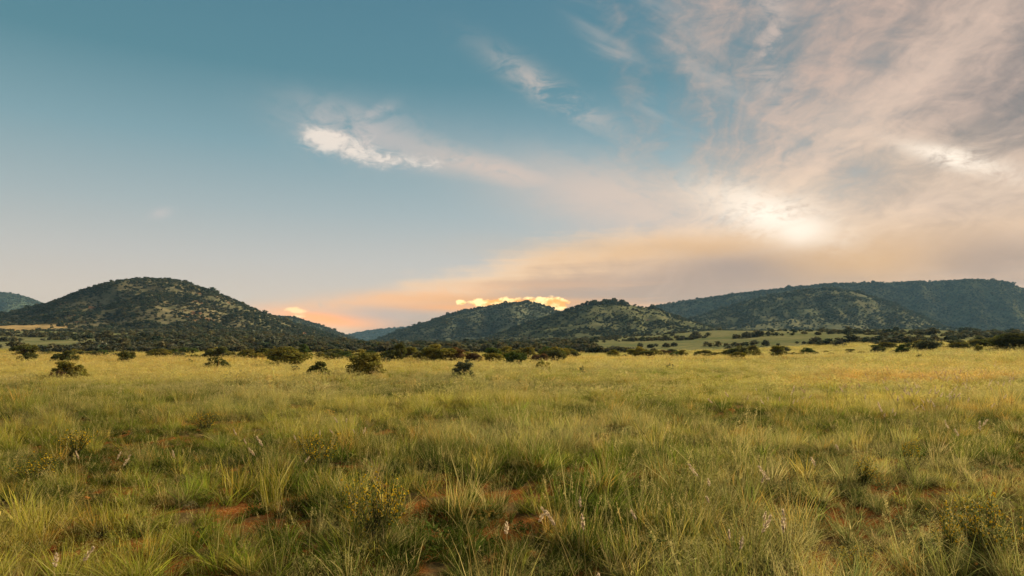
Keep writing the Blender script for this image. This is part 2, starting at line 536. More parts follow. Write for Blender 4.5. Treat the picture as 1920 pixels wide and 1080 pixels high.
for h in HILLS:
    n_x = int(np.clip((h.xs[-1] - h.xs[0]) / 6.0, 120, 420))
    xs = np.linspace(h.xs[0], h.xs[-1], n_x)
    ys = np.linspace(h.dist - h.wf - h.bend * .5 - 5, h.dist + h.wb + h.bend * .5 + 5, int((h.wf + h.wb) / 7))
    X, Y = np.meshgrid(xs, ys)
    Z, t = h.z(X, Y)
    put(h.name, grid_mesh(h.name, X, Y, Z, hill_material(h.name + '_grass', *hill_mats[h.name])), kind='structure', label=hill_labels[h.name])

# ------------------------------------------------------------------ scattered plants (geometry-node instances)
def scatter(name, pts, scl, rot, tint, var, protos, **props):
    me = bpy.data.meshes.new(name)
    n = len(pts)
    me.vertices.add(n); me.vertices.foreach_set('co', np.asarray(pts, np.float32).ravel())
    a = me.attributes.new('scl', 'FLOAT_VECTOR', 'POINT'); a.data.foreach_set('vector', np.asarray(scl, np.float32).ravel())
    a = me.attributes.new('rot', 'FLOAT_VECTOR', 'POINT'); a.data.foreach_set('vector', np.asarray(rot, np.float32).ravel())
    t4 = np.concatenate([np.asarray(tint, np.float32), np.ones((n, 1), np.float32)], 1)
    a = me.attributes.new('tint', 'FLOAT_COLOR', 'POINT'); a.data.foreach_set('color', t4.ravel())
    a = me.attributes.new('var', 'INT', 'POINT'); a.data.foreach_set('value', np.asarray(var, np.int32))
    o = put(name, me, kind='stuff', **props)
    coll = bpy.data.collections.new(name + '_sources')
    for i, pm in enumerate(protos):
        coll.objects.link(bpy.data.objects.new('%s_source_%02d' % (name, i), pm))
    ng = bpy.data.node_groups.new(name, 'GeometryNodeTree')
    ng.interface.new_socket('Geometry', in_out='INPUT', socket_type='NodeSocketGeometry')
    ng.interface.new_socket('Geometry', in_out='OUTPUT', socket_type='NodeSocketGeometry')
    N, L = ng.nodes, ng.links
    gi = N.new('NodeGroupInput'); go = N.new('NodeGroupOutput')
    ip = N.new('GeometryNodeInstanceOnPoints'); ci = N.new('GeometryNodeCollectionInfo')
    ci.inputs['Collection'].default_value = coll
    ci.inputs['Separate Children'].default_value = True; ci.inputs['Reset Children'].default_value = True
    ip.inputs['Pick Instance'].default_value = True

    def named(nm, dt):
        q = N.new('GeometryNodeInputNamedAttribute'); q.data_type = dt; q.inputs['Name'].default_value = nm
        return q.outputs['Attribute']
    L.new(gi.outputs[0], ip.inputs['Points']); L.new(ci.outputs[0], ip.inputs['Instance'])
    L.new(named('var', 'INT'), ip.inputs['Instance Index'])
    L.new(named('rot', 'FLOAT_VECTOR'), ip.inputs['Rotation']); L.new(named('scl', 'FLOAT_VECTOR'), ip.inputs['Scale'])
    L.new(ip.outputs[0], go.inputs[0])
    md = o.modifiers.new('scatter', 'NODES'); md.node_group = ng
    return o


def blades(n, r, h0, h1, w, lean=.35, curl=.5, seed=0, tone=(.5, 1.45), tip=(1.1, 1.02, .85), root=(.75, .78, .6), clump=True):
    """curved tapered grass blades: vertices, triangles, colours"""
    R = np.random.default_rng(seed)
    rad = r * np.sqrt(R.random(n)) * (1 if not clump else .6); ang = R.random(n) * 2 * np.pi
    bx, by = rad * np.cos(ang), rad * np.sin(ang)
    dirn = ang + R.normal(0, .9, n)
    H = h0 + (h1 - h0) * R.random(n) ** .8
    ln = np.abs(R.normal(lean, lean * .6, n)); cu = np.abs(R.normal(curl, curl * .7, n))
    bent = R.random(n) < .10; ln = np.where(bent, ln + R.uniform(.6, 1.4, n), ln)      # broken and flattened ones
    w = w * R.uniform(.55, 1.6, n)
    face = R.random(n) * np.pi * 2
    V = np.zeros((n, 7, 3)); C = np.zeros((n, 7, 4))
    tn = R.uniform(*tone, (n, 1)) * (1 + R.normal(0, .07, (n, 3)))
    dryb = np.where(R.random(n) < .2, R.uniform(.3, .75, n), 0.0)
    C[..., 3] = dryb[:, None]
    k = 0
    for s, wf in ((0, .8), (.4, 1.0), (.75, .6), (1.0, 0)):
        off = H * (ln * s + cu * s * s * .6)
        cx = bx + np.cos(dirn) * off; cyy = by + np.sin(dirn) * off
        z = H * s * (1 - .25 * cu * s) - .03
        cc = tn * (np.array(root) * (1 - s) + np.array(tip) * s)
        if wf == 0:
            V[:, k] = np.stack([cx, cyy, z], -1); C[:, k, :3] = cc; k += 1
        else:
            wx, wy = np.cos(face) * w * wf * .5, np.sin(face) * w * wf * .5
            V[:, k] = np.stack([cx - wx, cyy - wy, z], -1); V[:, k + 1] = np.stack([cx + wx, cyy + wy, z], -1)
            C[:, k, :3] = cc; C[:, k + 1, :3] = cc; k += 2
    b = np.arange(n)[:, None] * 7
    T = np.concatenate([b + np.array(q) for q in ((0, 1, 3), (0, 3, 2), (2, 3, 5), (2, 5, 4), (4, 5, 6))])
    return V.reshape(-1, 3), T, C.reshape(-1, 4)


def panicles(n, r, h0, h1, seed, size=.02, twigs=14, spread=.10, seedmark=.45, length=.3, lean=.2, sw=.004, fat=.06):
    """seeding stems with airy heads"""
    V, T, C = blades(n, r, h0, h1, sw, lean, .15, seed, (.8, 1.15), (1.25, 1.15, .9), (.9, .9, .7))
    R = np.random.default_rng(seed + 991)
    tops = V.reshape(n, 7, 3)[:, 6]; mids = V.reshape(n, 7, 3)[:, 4]
    vs_, ts_, cs_ = [V], [T], [C]
    m = n * twigs
    i = np.repeat(np.arange(n), twigs)
    f = 1 - R.random(m) * length * 2.2
    ax = tops[i] - mids[i]
    p = mids[i] + ax * f[:, None]
    d = R.normal(0, 1, (m, 3)); d[:, 2] = np.abs(d[:, 2]) * .6 + .2; d /= np.linalg.norm(d, axis=1)[:, None]
    p = p + d * (spread * R.random(m) * (1.15 - f.clip(0, 1)))[:, None] * 1.5
    q = R.normal(0, 1, (m, 3)); q /= np.linalg.norm(q, axis=1)[:, None]
    L = size * R.uniform(.5, 1.2, m)[:, None]
    W = np.stack([p - d * L * .5 - q * L * fat * .6, p - d * L * .5 + q * L * fat * .6, p + d * L * .5 + q * L * fat, p + d * L * .5 - q * L * fat], 1)
    C2 = np.ones((m, 4, 4)); C2[..., :3] = R.uniform(.9, 1.3, (m, 1, 1)); C2[..., 3] = seedmark
    b = np.arange(m)[:, None] * 4 + len(V)
    T2 = np.concatenate([b + np.array((0, 1, 2)), b + np.array((0, 2, 3))])
    return np.concatenate([V, W.reshape(-1, 3)]), np.concatenate([T, T2]), np.concatenate([C, C2.reshape(-1, 4)])


def join(*parts):
    V, T, C = [], [], []; o = 0
    for v, t, c in parts:
        V.append(v); T.append(t + o); C.append(c); o += len(v)
    return np.concatenate(V), np.concatenate(T), np.concatenate(C)


def forb(n, r, h, leaf, seed):
    """small broad-leaved herb"""
    R = np.random.default_rng(seed)
    d = R.normal(0, 1, (n, 3)); d[:, 2] = np.abs(d[:, 2]); d /= np.linalg.norm(d, axis=1)[:, None]
    p = d * np.array([r, r, h]) * (R.random((n, 1)) ** .4)
    a = R.normal(0, 1, (n, 3)); a[:, 2] *= .5; a /= np.linalg.norm(a, axis=1)[:, None]
    b = np.cross(a, R.normal(0, 1, (n, 3))); b /= np.linalg.norm(b, axis=1)[:, None]
    s = leaf * R.uniform(.6, 1.2, (n, 1))
    V = np.stack([p - a * s, p + b * s * .4, p + a * s, p - b * s * .4], 1)
    C = np.zeros((n, 4, 4)); C[..., :3] = R.uniform(.6, 1.25, (n, 1, 1))
    k = np.arange(n)[:, None] * 4
    return V.reshape(-1, 3), np.concatenate([k + np.array((0, 1, 2)), k + np.array((0, 2, 3))]), C.reshape(-1, 4)


def P(name, geo): return mesh_np(name, *geo, M_grass)


near_protos = [
    P('tuft_a', blades(70, .20, .22, .52, .009, .35, .55, 1)),
    P('tuft_b', blades(60, .16, .30, .66, .008, .28, .40, 2)),
    P('tuft_c', join(blades(50, .22, .20, .48, .009, .4, .6, 3), panicles(9, .2, .5, .75, 33, .022, 30, .11))),
    P('tuft_d', join(blades(34, .18, .2, .45, .008, .35, .5, 4), panicles(14, .22, .45, .72, 44, .022, 34, .14))),
    P('tuft_e', join(blades(60, .26, .34, .80, .006, .14, .22, 5, (.85, 1.2), (1.2, 1.05, .8), (.95, .85, .6)), panicles(7, .12, .7, .95, 55, .02, 20, .04))),
    P('tuft_f', blades(60, .30, .08, .26, .010, .6, .7, 6)),
    P('tuft_g', join(forb(110, .26, .30, .045, 7), blades(20, .2, .2, .4, .008, .3, .5, 70))),
    P('tuft_h', join(blades(40, .2, .25, .5, .008, .3, .4, 8), panicles(5, .16, .6, .9, 88, .022, 40, .03, .8, fat=.12))),
]


def big_patch(k, r, h0, h1, w, n, seed, pan=0):
    g = blades(n, r, h0, h1, w, .3, .45, seed, (.7, 1.25), clump=False)
    if pan: g = join(g, panicles(pan, r, h1 * .85, h1 * 1.45, seed + 500, .09, 10, .16, .4, sw=w * .5, fat=.09))
    return P(k, g)


mid_protos = [
    big_patch('mid_a', .34, .18, .46, .014, 64, 11), big_patch('mid_b', .34, .20, .48, .014, 52, 12, 7),
    big_patch('mid_c', .30, .25, .58, .013, 64, 13, 4), big_patch('mid_d', .38, .16, .40, .015, 50, 14, 12),
]
far_protos = [
    big_patch('far_a', .75, .18, .42, .034, 80, 21), big_patch('far_b', .75, .18, .44, .032, 72, 22, 8),
    big_patch('far_c', .70, .22, .52, .030, 80, 23, 5),
]

GREEN = np.array((.15, .19, .024)); DEEP = np.array((.070, .098, .017)); OLIVE = np.array((.33, .305, .050))
GOLD = np.array((.53, .43, .110)); ORANGE = np.array((.54, .315, .075)); SAGE = np.array((.345, .325, .125)); STRAW = np.array((.42, .34, .16))

# stands of grass with a colour of their own: seen centre, half sizes in metres, colour, strength
STANDS = [(170, 690, 40, 30, GOLD, .8), (60, 672, 30, 25, ORANGE, .45), (330, 676, 30, 25, ORANGE, .4), (1150, 676, 40, 12, ORANGE, .4), (800, 684, 30, 14, GOLD, .6),
          (480, 710, 12, 10, GOLD, .6), (1250, 706, 9, 7, GREEN, .85), (1370, 700, 8, 6, GREEN, .7), (1200, 716, 9, 5, GREEN, .6),
          (1640, 717, 9, 4, ORANGE, .9), (1760, 708, 10, 4, ORANGE, .8), (1870, 690, 14, 8, ORANGE, .5), (1880, 775, 3.5, 2, ORANGE, .7), (375, 800, 1.3, 1.0, ORANGE, .95),
          (590, 925, .28, .28, ORANGE, 1.0), (540, 960, .35, .3, ORANGE, .6), (600, 850, .9, .6, ORANGE, .5),
          (1150, 810, 4.5, 2.0, SAGE, .9), (1000, 840, 3, 1.6, SAGE, .8), (1480, 840, 3.4, 1.4, SAGE, .8), (1720, 900, 2.5, 1.4, SAGE, .6), (1800, 950, 1.5, .8, SAGE, .6),
          (960, 790, 3, 2.5, GREEN, .8), (60, 950, 1.2, .8, DEEP, .9), (100, 900, 1.5, .8, DEEP, .6), (640, 1010, 1.3, .7, DEEP, .6), (1290, 960, 1.2, .7, DEEP, .6), (1520, 950, 1.3, .8, DEEP, .6),
          (1330, 720, 14, 6, OLIVE, .5), (1560, 690, 25, 14, OLIVE, .5), (820, 760, 6, 4, OLIVE, .5)]
STANDS = [(*ground_hit(a, b), c, d, e, f) for a, b, c, d, e, f in STANDS]


def field_tint(x, y, R):
    n1 = fbm(x / 9, y / 9, 101, 4); n2 = fbm(x / 2.2, y / 2.2, 111, 3); n3 = fbm(x / 30, y / 30, 121, 3)
    dry = .04 + .54 * sst(y, 7, 70) + .55 * (fbm(x / 45, y / 14, 191, 3) - .5) * sst(y, 40, 90) * 2 + .16 * sst(-x, 0, 60) + (n1 - .5) * 1.5 + (n3 - .5) * .9 + (n2 - .5) * .7 - .10 * sst(x, -20, 60)  # greener grass close by; the foreground's darkening is put into this tint too
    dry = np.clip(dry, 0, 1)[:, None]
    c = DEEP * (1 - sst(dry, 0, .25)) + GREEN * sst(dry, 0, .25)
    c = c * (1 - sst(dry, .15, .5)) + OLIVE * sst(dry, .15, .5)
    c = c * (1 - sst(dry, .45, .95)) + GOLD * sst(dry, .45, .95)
    sg = np.clip(sst(fbm(x / 5, y / 5, 131, 3), .50, .7) * .6 + .35 * sst(x / y, -.1, .5) * sst(y, 30, 80), 0, 1)[:, None]
    c = c * (1 - sg) + SAGE * sg
    warp = (fbm(x / 3, y / 3, 141, 3) - .5)
    for sx, sy, ax, ay, sc, am in STANDS:
        q = (((x - sx) / ax) ** 2 + ((y - sy) / ay) ** 2)
        k = (am * (1 - sst(q + warp * 1.6, .35, 1.35)))[:, None]
        c = c * (1 - k) + sc * k
    odd = R.random(len(x))
    c = np.where((odd < .05)[:, None], STRAW * .9, c)
    c = np.where(((odd > .05) & (odd < .065))[:, None], ORANGE * .5 + OLIVE * .5, c)
    return c * R.uniform(.60, 1.38, (len(x), 1)) * (1 + R.normal(0, .04, (len(x), 3))), dry[:, 0]


def field_points(R, y0, y1, dens, power=1.0, margin=4.0):
    wid = .80 * y1 + margin
    n = int(2 * wid * (y1 - y0) * dens)
    x = R.uniform(-wid, wid, n); y = R.uniform(y0, y1, n)
    ok = np.abs(x) < .80 * y + margin
    return x[ok], y[ok]


BARE = [(225, 985, .3, .12), (110, 1010, .3, .12), (790, 990, .38, .75), (1110, 990, .33, .75), (860, 905, .35, .3), (1740, 880, .5, .45), (250, 930, .5, .3), (420, 925, .6, .2),
        (620, 895, .35, .25), (1185, 1045, .4, .3), (1410, 1020, .35, .25), (985, 1055, .3, .2), (1010, 808, .7, .7), (1890, 915, .35, .3), (960, 945, .3, .2), (700, 1050, .3, .2), (505, 1015, .2, .2)]
BARE = [(*ground_hit(a, b + 12), c * .55, d * .5) for a, b, c, d in BARE]


def bare_mask(x, y):
    k = np.zeros(len(x))
    for bx, by, ax, ay in BARE:
        k = np.maximum(k, 1 - sst(((x - bx) / ax) ** 2 + ((y - by) / ay) ** 2, .5, 1.3))
    return k


def grass_layer(name, y0, y1, dens, protos, weights, seed, hs, thin=.0, clump=0.0, mixed=0.0, tone=1.0, **props):
    R = np.random.default_rng(seed)
    x, y = field_points(R, y0, y1, dens)
    keep = R.random(len(x)) > bare_mask(x, y)
    if thin:
        keep &= R.random(len(x)) > thin * sst(fbm(x / 1.6, y / 1.6, 151, 3), .5, .66)
    if clump:                                   # tussocks stand in groups with gaps between them
        keep &= R.random(len(x)) < 1.15 * sst(fbm(x / clump, y / clump, 181, 2) * .6 + fbm(x / (clump * 4), y / (clump * 4), 185, 2) * .4, .42, .59)
    # soft hand-over between neighbouring layers
    keep &= R.random(len(x)) < sst(y, y0, y0 + .12 * (y1 - y0) + .01) + (y0 < 5)
    x, y = x[keep], y[keep]
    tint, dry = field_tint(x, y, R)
    n = len(x)
    if mixed:                                   # neighbouring tussocks of different kinds and ages
        near = (1 - sst(y, 12, 45))[:, None]
        kinds = np.stack([GOLD, ORANGE * .8, STRAW, OLIVE, OLIVE, GREEN, SAGE, ORANGE])[R.integers(0, 8, n)]
        kinds = np.where((R.random(n) < .5)[:, None] * (near > .3), np.stack([GREEN, DEEP, DEEP * .8, OLIVE])[R.integers(0, 4, n)], kinds)
        m = (R.random(n) < mixed)[:, None] * R.uniform(.35, .9, (n, 1))
        tint = tint * (1 - m) + kinds * R.uniform(.7, 1.25, (n, 1)) * m
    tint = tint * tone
    z = G(x, y)
    w = weights(dry, x, y, R)
    s = R.uniform(*hs, n) * (.60 + .8 * fbm(x / 4, y / 4, 161, 3)) * np.where(R.random(n) < .12, 1.3, 1)
    scl = np.stack([s * R.uniform(.85, 1.2, n), s * R.uniform(.85, 1.2, n), s * R.uniform(.8, 1.2, n)], -1)
    rot = np.stack([R.normal(0, .10, n), R.normal(0, .10, n), R.random(n) * 6.283], -1)
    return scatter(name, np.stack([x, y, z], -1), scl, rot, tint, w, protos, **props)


def tall_w(dry, x, y, R):
    n = len(x); pz = fbm(x / 5, y / 5, 131, 3)
    w = R.choice(8, n, p=[.16, .26, .14, .08, .20, .0, .08, .08])
    return np.where((pz > .55) & (R.random(n) < .5), R.choice([3, 3, 2], n), w)


grass_layer('grass', 3.2, 30, 30.0, near_protos, lambda d, x, y, R: R.choice(8, len(x), p=[.3, .15, .05, .05, .0, .3, .15, .0]), 201, (.28, .60), thin=.75, mixed=.15, tone=.62,  # undergrowth colour darkened by tone, painting shade into the gaps between tussocks
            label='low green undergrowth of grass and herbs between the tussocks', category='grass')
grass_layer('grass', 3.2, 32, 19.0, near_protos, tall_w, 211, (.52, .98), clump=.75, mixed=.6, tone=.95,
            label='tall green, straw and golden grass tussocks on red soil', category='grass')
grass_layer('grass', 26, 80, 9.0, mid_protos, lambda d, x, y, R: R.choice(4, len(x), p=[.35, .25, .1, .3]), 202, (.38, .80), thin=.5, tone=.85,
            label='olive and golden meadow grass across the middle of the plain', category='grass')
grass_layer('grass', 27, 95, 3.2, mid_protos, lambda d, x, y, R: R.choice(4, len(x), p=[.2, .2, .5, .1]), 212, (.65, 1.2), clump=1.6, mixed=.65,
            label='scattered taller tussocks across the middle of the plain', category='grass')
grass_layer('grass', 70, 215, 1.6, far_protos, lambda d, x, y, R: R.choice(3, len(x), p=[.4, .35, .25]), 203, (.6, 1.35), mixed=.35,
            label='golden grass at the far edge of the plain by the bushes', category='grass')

# ------------------------------------------------------------------ bushes and trees
def tube(pts, rads, sides=5):
    pts = np.array(pts, float); n = len(pts)
    V = []; T = []
    for i, (p, r) in enumerate(zip(pts, rads)):
        d = pts[min(i + 1, n - 1)] - pts[max(i - 1, 0)]; d /= np.linalg.norm(d) + 1e-9
        a = np.cross(d, (0.3, .9, .1)); a /= np.linalg.norm(a) + 1e-9; b = np.cross(d, a)
        for k in range(sides):
            t = 2 * math.pi * k / sides
            V.append(p + (a * math.cos(t) + b * math.sin(t)) * r)
    for i in range(n - 1):
        for k in range(sides):
            q = i * sides + k; q2 = i * sides + (k + 1) % sides
            T += [(q, q2, q2 + sides), (q, q2 + sides, q + sides)]
    V = np.array(V); return V, np.array(T), np.ones((len(V), 4))


def bush_geo(kind, seed, leaves, leaf):
    """crown about 1 wide and 1 high above its base, with the stems that carry it"""
    R = np.random.default_rng(seed)
    cs = []
    if kind == 'dome':
        n = 34
        while len(cs) < n:
            p = R.normal(0, 1, 3); p /= np.linalg.norm(p)
            rr = R.uniform(.55, 1.0); p = p * rr
            p = np.array([p[0] * .40, p[1] * .40, .46 + p[2] * .40])
            if p[2] < .10: continue
            p[0] += R.normal(0, .03); cs.append((p, R.uniform(.11, .19)))
    elif kind == 'wide':
        n = 64
        while len(cs) < n:
            a = R.random() * 6.283; rr = math.sqrt(R.random())
            top = .85 * math.sqrt(1 - .88 * rr * rr)
            cs.append((np.array([math.cos(a) * rr * .42, math.sin(a) * rr * .42, .10 + (top - .10) * R.random() ** .7]), R.uniform(.09, .15)))
    elif kind == 'umbrella':
        n = 26
        for _ in range(n):
            a = R.random() * 6.283; rr = math.sqrt(R.random())
            cs.append((np.array([math.cos(a) * rr * .42, math.sin(a) * rr * .42, .83 - .12 * rr + R.normal(0, .035)]), R.uniform(.08, .14)))
        for _ in range(7):
            a = R.random() * 6.283; rr = R.uniform(.1, .3)
            cs.append((np.array([math.cos(a) * rr, math.sin(a) * rr, .60 + R.normal(0, .05)]), R.uniform(.06, .1)))
    elif kind == 'airy':
        for _ in range(26):
            a = R.random() * 6.283; rr = math.sqrt(R.random())
            cs.append((np.array([math.cos(a) * rr * .44, math.sin(a) * rr * .44, R.uniform(.3, .9) * (1 - .3 * rr)]), R.uniform(.06, .12)))
    elif kind == 'tree':
        for _ in range(30):
            a = R.random() * 6.283; h = R.uniform(.28, .95)
            w = .42 * math.sin(math.pi * min(1, (h - .1) / .95)) ** .7
            rr = math.sqrt(R.random())
            cs.append((np.array([math.cos(a) * rr * w, math.sin(a) * rr * w, h]), R.uniform(.09, .16)))
    m = max(4, leaves // len(cs))
    Vs, Cs = [], []
    for p, r in cs:
        d = R.normal(0, 1, (m, 3)); d /= np.linalg.norm(d, axis=1)[:, None]
        q = p + d * r * (R.random((m, 1)) ** .45) * np.array([1.15, 1.15, .75])
        nrm = d * .8 + R.normal(0, .7, (m, 3)) + np.array([0, 0, .35]); nrm /= np.linalg.norm(nrm, axis=1)[:, None]
        a = np.cross(nrm, R.normal(0, 1, (m, 3))); a /= np.linalg.norm(a, axis=1)[:, None]
        b = np.cross(nrm, a)
        s = leaf * R.uniform(.6, 1.35, (m, 1))
        Vs.append(np.stack([q - a * s, q + b * s * .55, q + a * s, q - b * s * .55], 1))
        c = np.zeros((m, 4, 4)); c[..., :3] = (R.uniform(.75, 1.25) * R.uniform(.75, 1.25, (m, 1, 1))) * np.array([R.uniform(.9, 1.15), 1.0, R.uniform(.8, 1.1)])
        Cs.append(c)
    V = np.concatenate(Vs).reshape(-1, 3); C = np.concatenate(Cs).reshape(-1, 4)
    nrmz = np.array([np.percentile(np.abs(V[:, 0]), 97) * 2, np.percentile(np.abs(V[:, 1]), 97) * 2, np.percentile(V[:, 2], 98)])
    V = V / nrmz                                # 1 wide, 1 high
    cs = [(p / nrmz, r) for p, r in cs]
    V[:, 2] = np.maximum(V[:, 2], .01)
    k = np.arange(len(V) // 4)[:, None] * 4
    crown = (V, np.concatenate([k + np.array((0, 1, 2)), k + np.array((0, 2, 3))]), C)
    stems = []
    if kind in ('umbrella', 'tree'):
        f = np.array([R.normal(0, .02), R.normal(0, .02), .45 if kind == 'umbrella' else .35])
        stems.append(tube([(0, 0, -.05), f * .5 + np.array([.02, 0, 0]), f], [.045, .035, .028]))
        tops = [f] * len(cs)
    else:
        base = [np.array([R.normal(0, .05), R.normal(0, .05), -.05]) for _ in range(6)]
        tops = [base[i % 6] for i in range(len(cs))]
    for i, (p, r) in enumerate(cs):
        if i % 2 and kind in ('dome', 'wide'): continue
        s = tops[i]; mid = s * .5 + p * .5 + np.array([0, 0, -.06]) + R.normal(0, .02, 3)
        stems.append(tube([s, mid, p], [.018, .013, .006], 4))
    return crown, join(*stems)


LEAF = {
    'dark': leaf_material('leaves_dark_olive', (.115, .118, .034)),
    'olive': leaf_material('leaves_olive', (.19, .165, .035)),
    'green': leaf_material('leaves_green', (.09, .12, .03)),
    'yellow': leaf_material('leaves_yellow_green', (.25, .21, .036)),
    'grey': leaf_material('leaves_grey_green', (.13, .135, .065)),
    'brown': leaf_material('leaves_red_brown', (.14, .085, .038)),
}
_cache = {}
_shape = {}


def bush_meshes(kind, colour, var):
    key = (kind, colour, var)
    if key not in _cache:
        sk = (kind, var)
        if sk not in _shape:
            nl, ls = {'airy': (2200, .030), 'umbrella': (3200, .032), 'wide': (5200, .034)}.get(kind, (5200, .034))
            _shape[sk] = bush_geo(kind, 700 + 13 * var + len(kind) * 101, nl, ls)
        crown, stem = _shape[sk]
        _cache[key] = (mesh_np('crown_' + kind, *crown, LEAF[colour]), mesh_np('stem_' + kind, *stem, M_bark))
    return _cache[key]


def place_bush(name, x, y, w, h, kind, colour, label, category='bush', group=None, var=None, rz=None):
    crown, stem = bush_meshes(kind, colour, random.randrange(3) if var is None else var)
    e = bpy.data.objects.new(name, None); ROOT.objects.link(e)
    e.empty_display_size = .3
    e.location = (x, y, float(terrain_z(np.array([x]), np.array([y]))[0]) - .02)
    e.rotation_euler = (0, 0, random.random() * 6.283 if rz is None else rz)
    e.scale = (w, w, h)
    e['label'] = label; e['category'] = category
    if group: e['group'] = group
    put('crown', crown, e); put('trunk' if kind in ('tree', 'umbrella') else 'stem', stem, e)
    return e


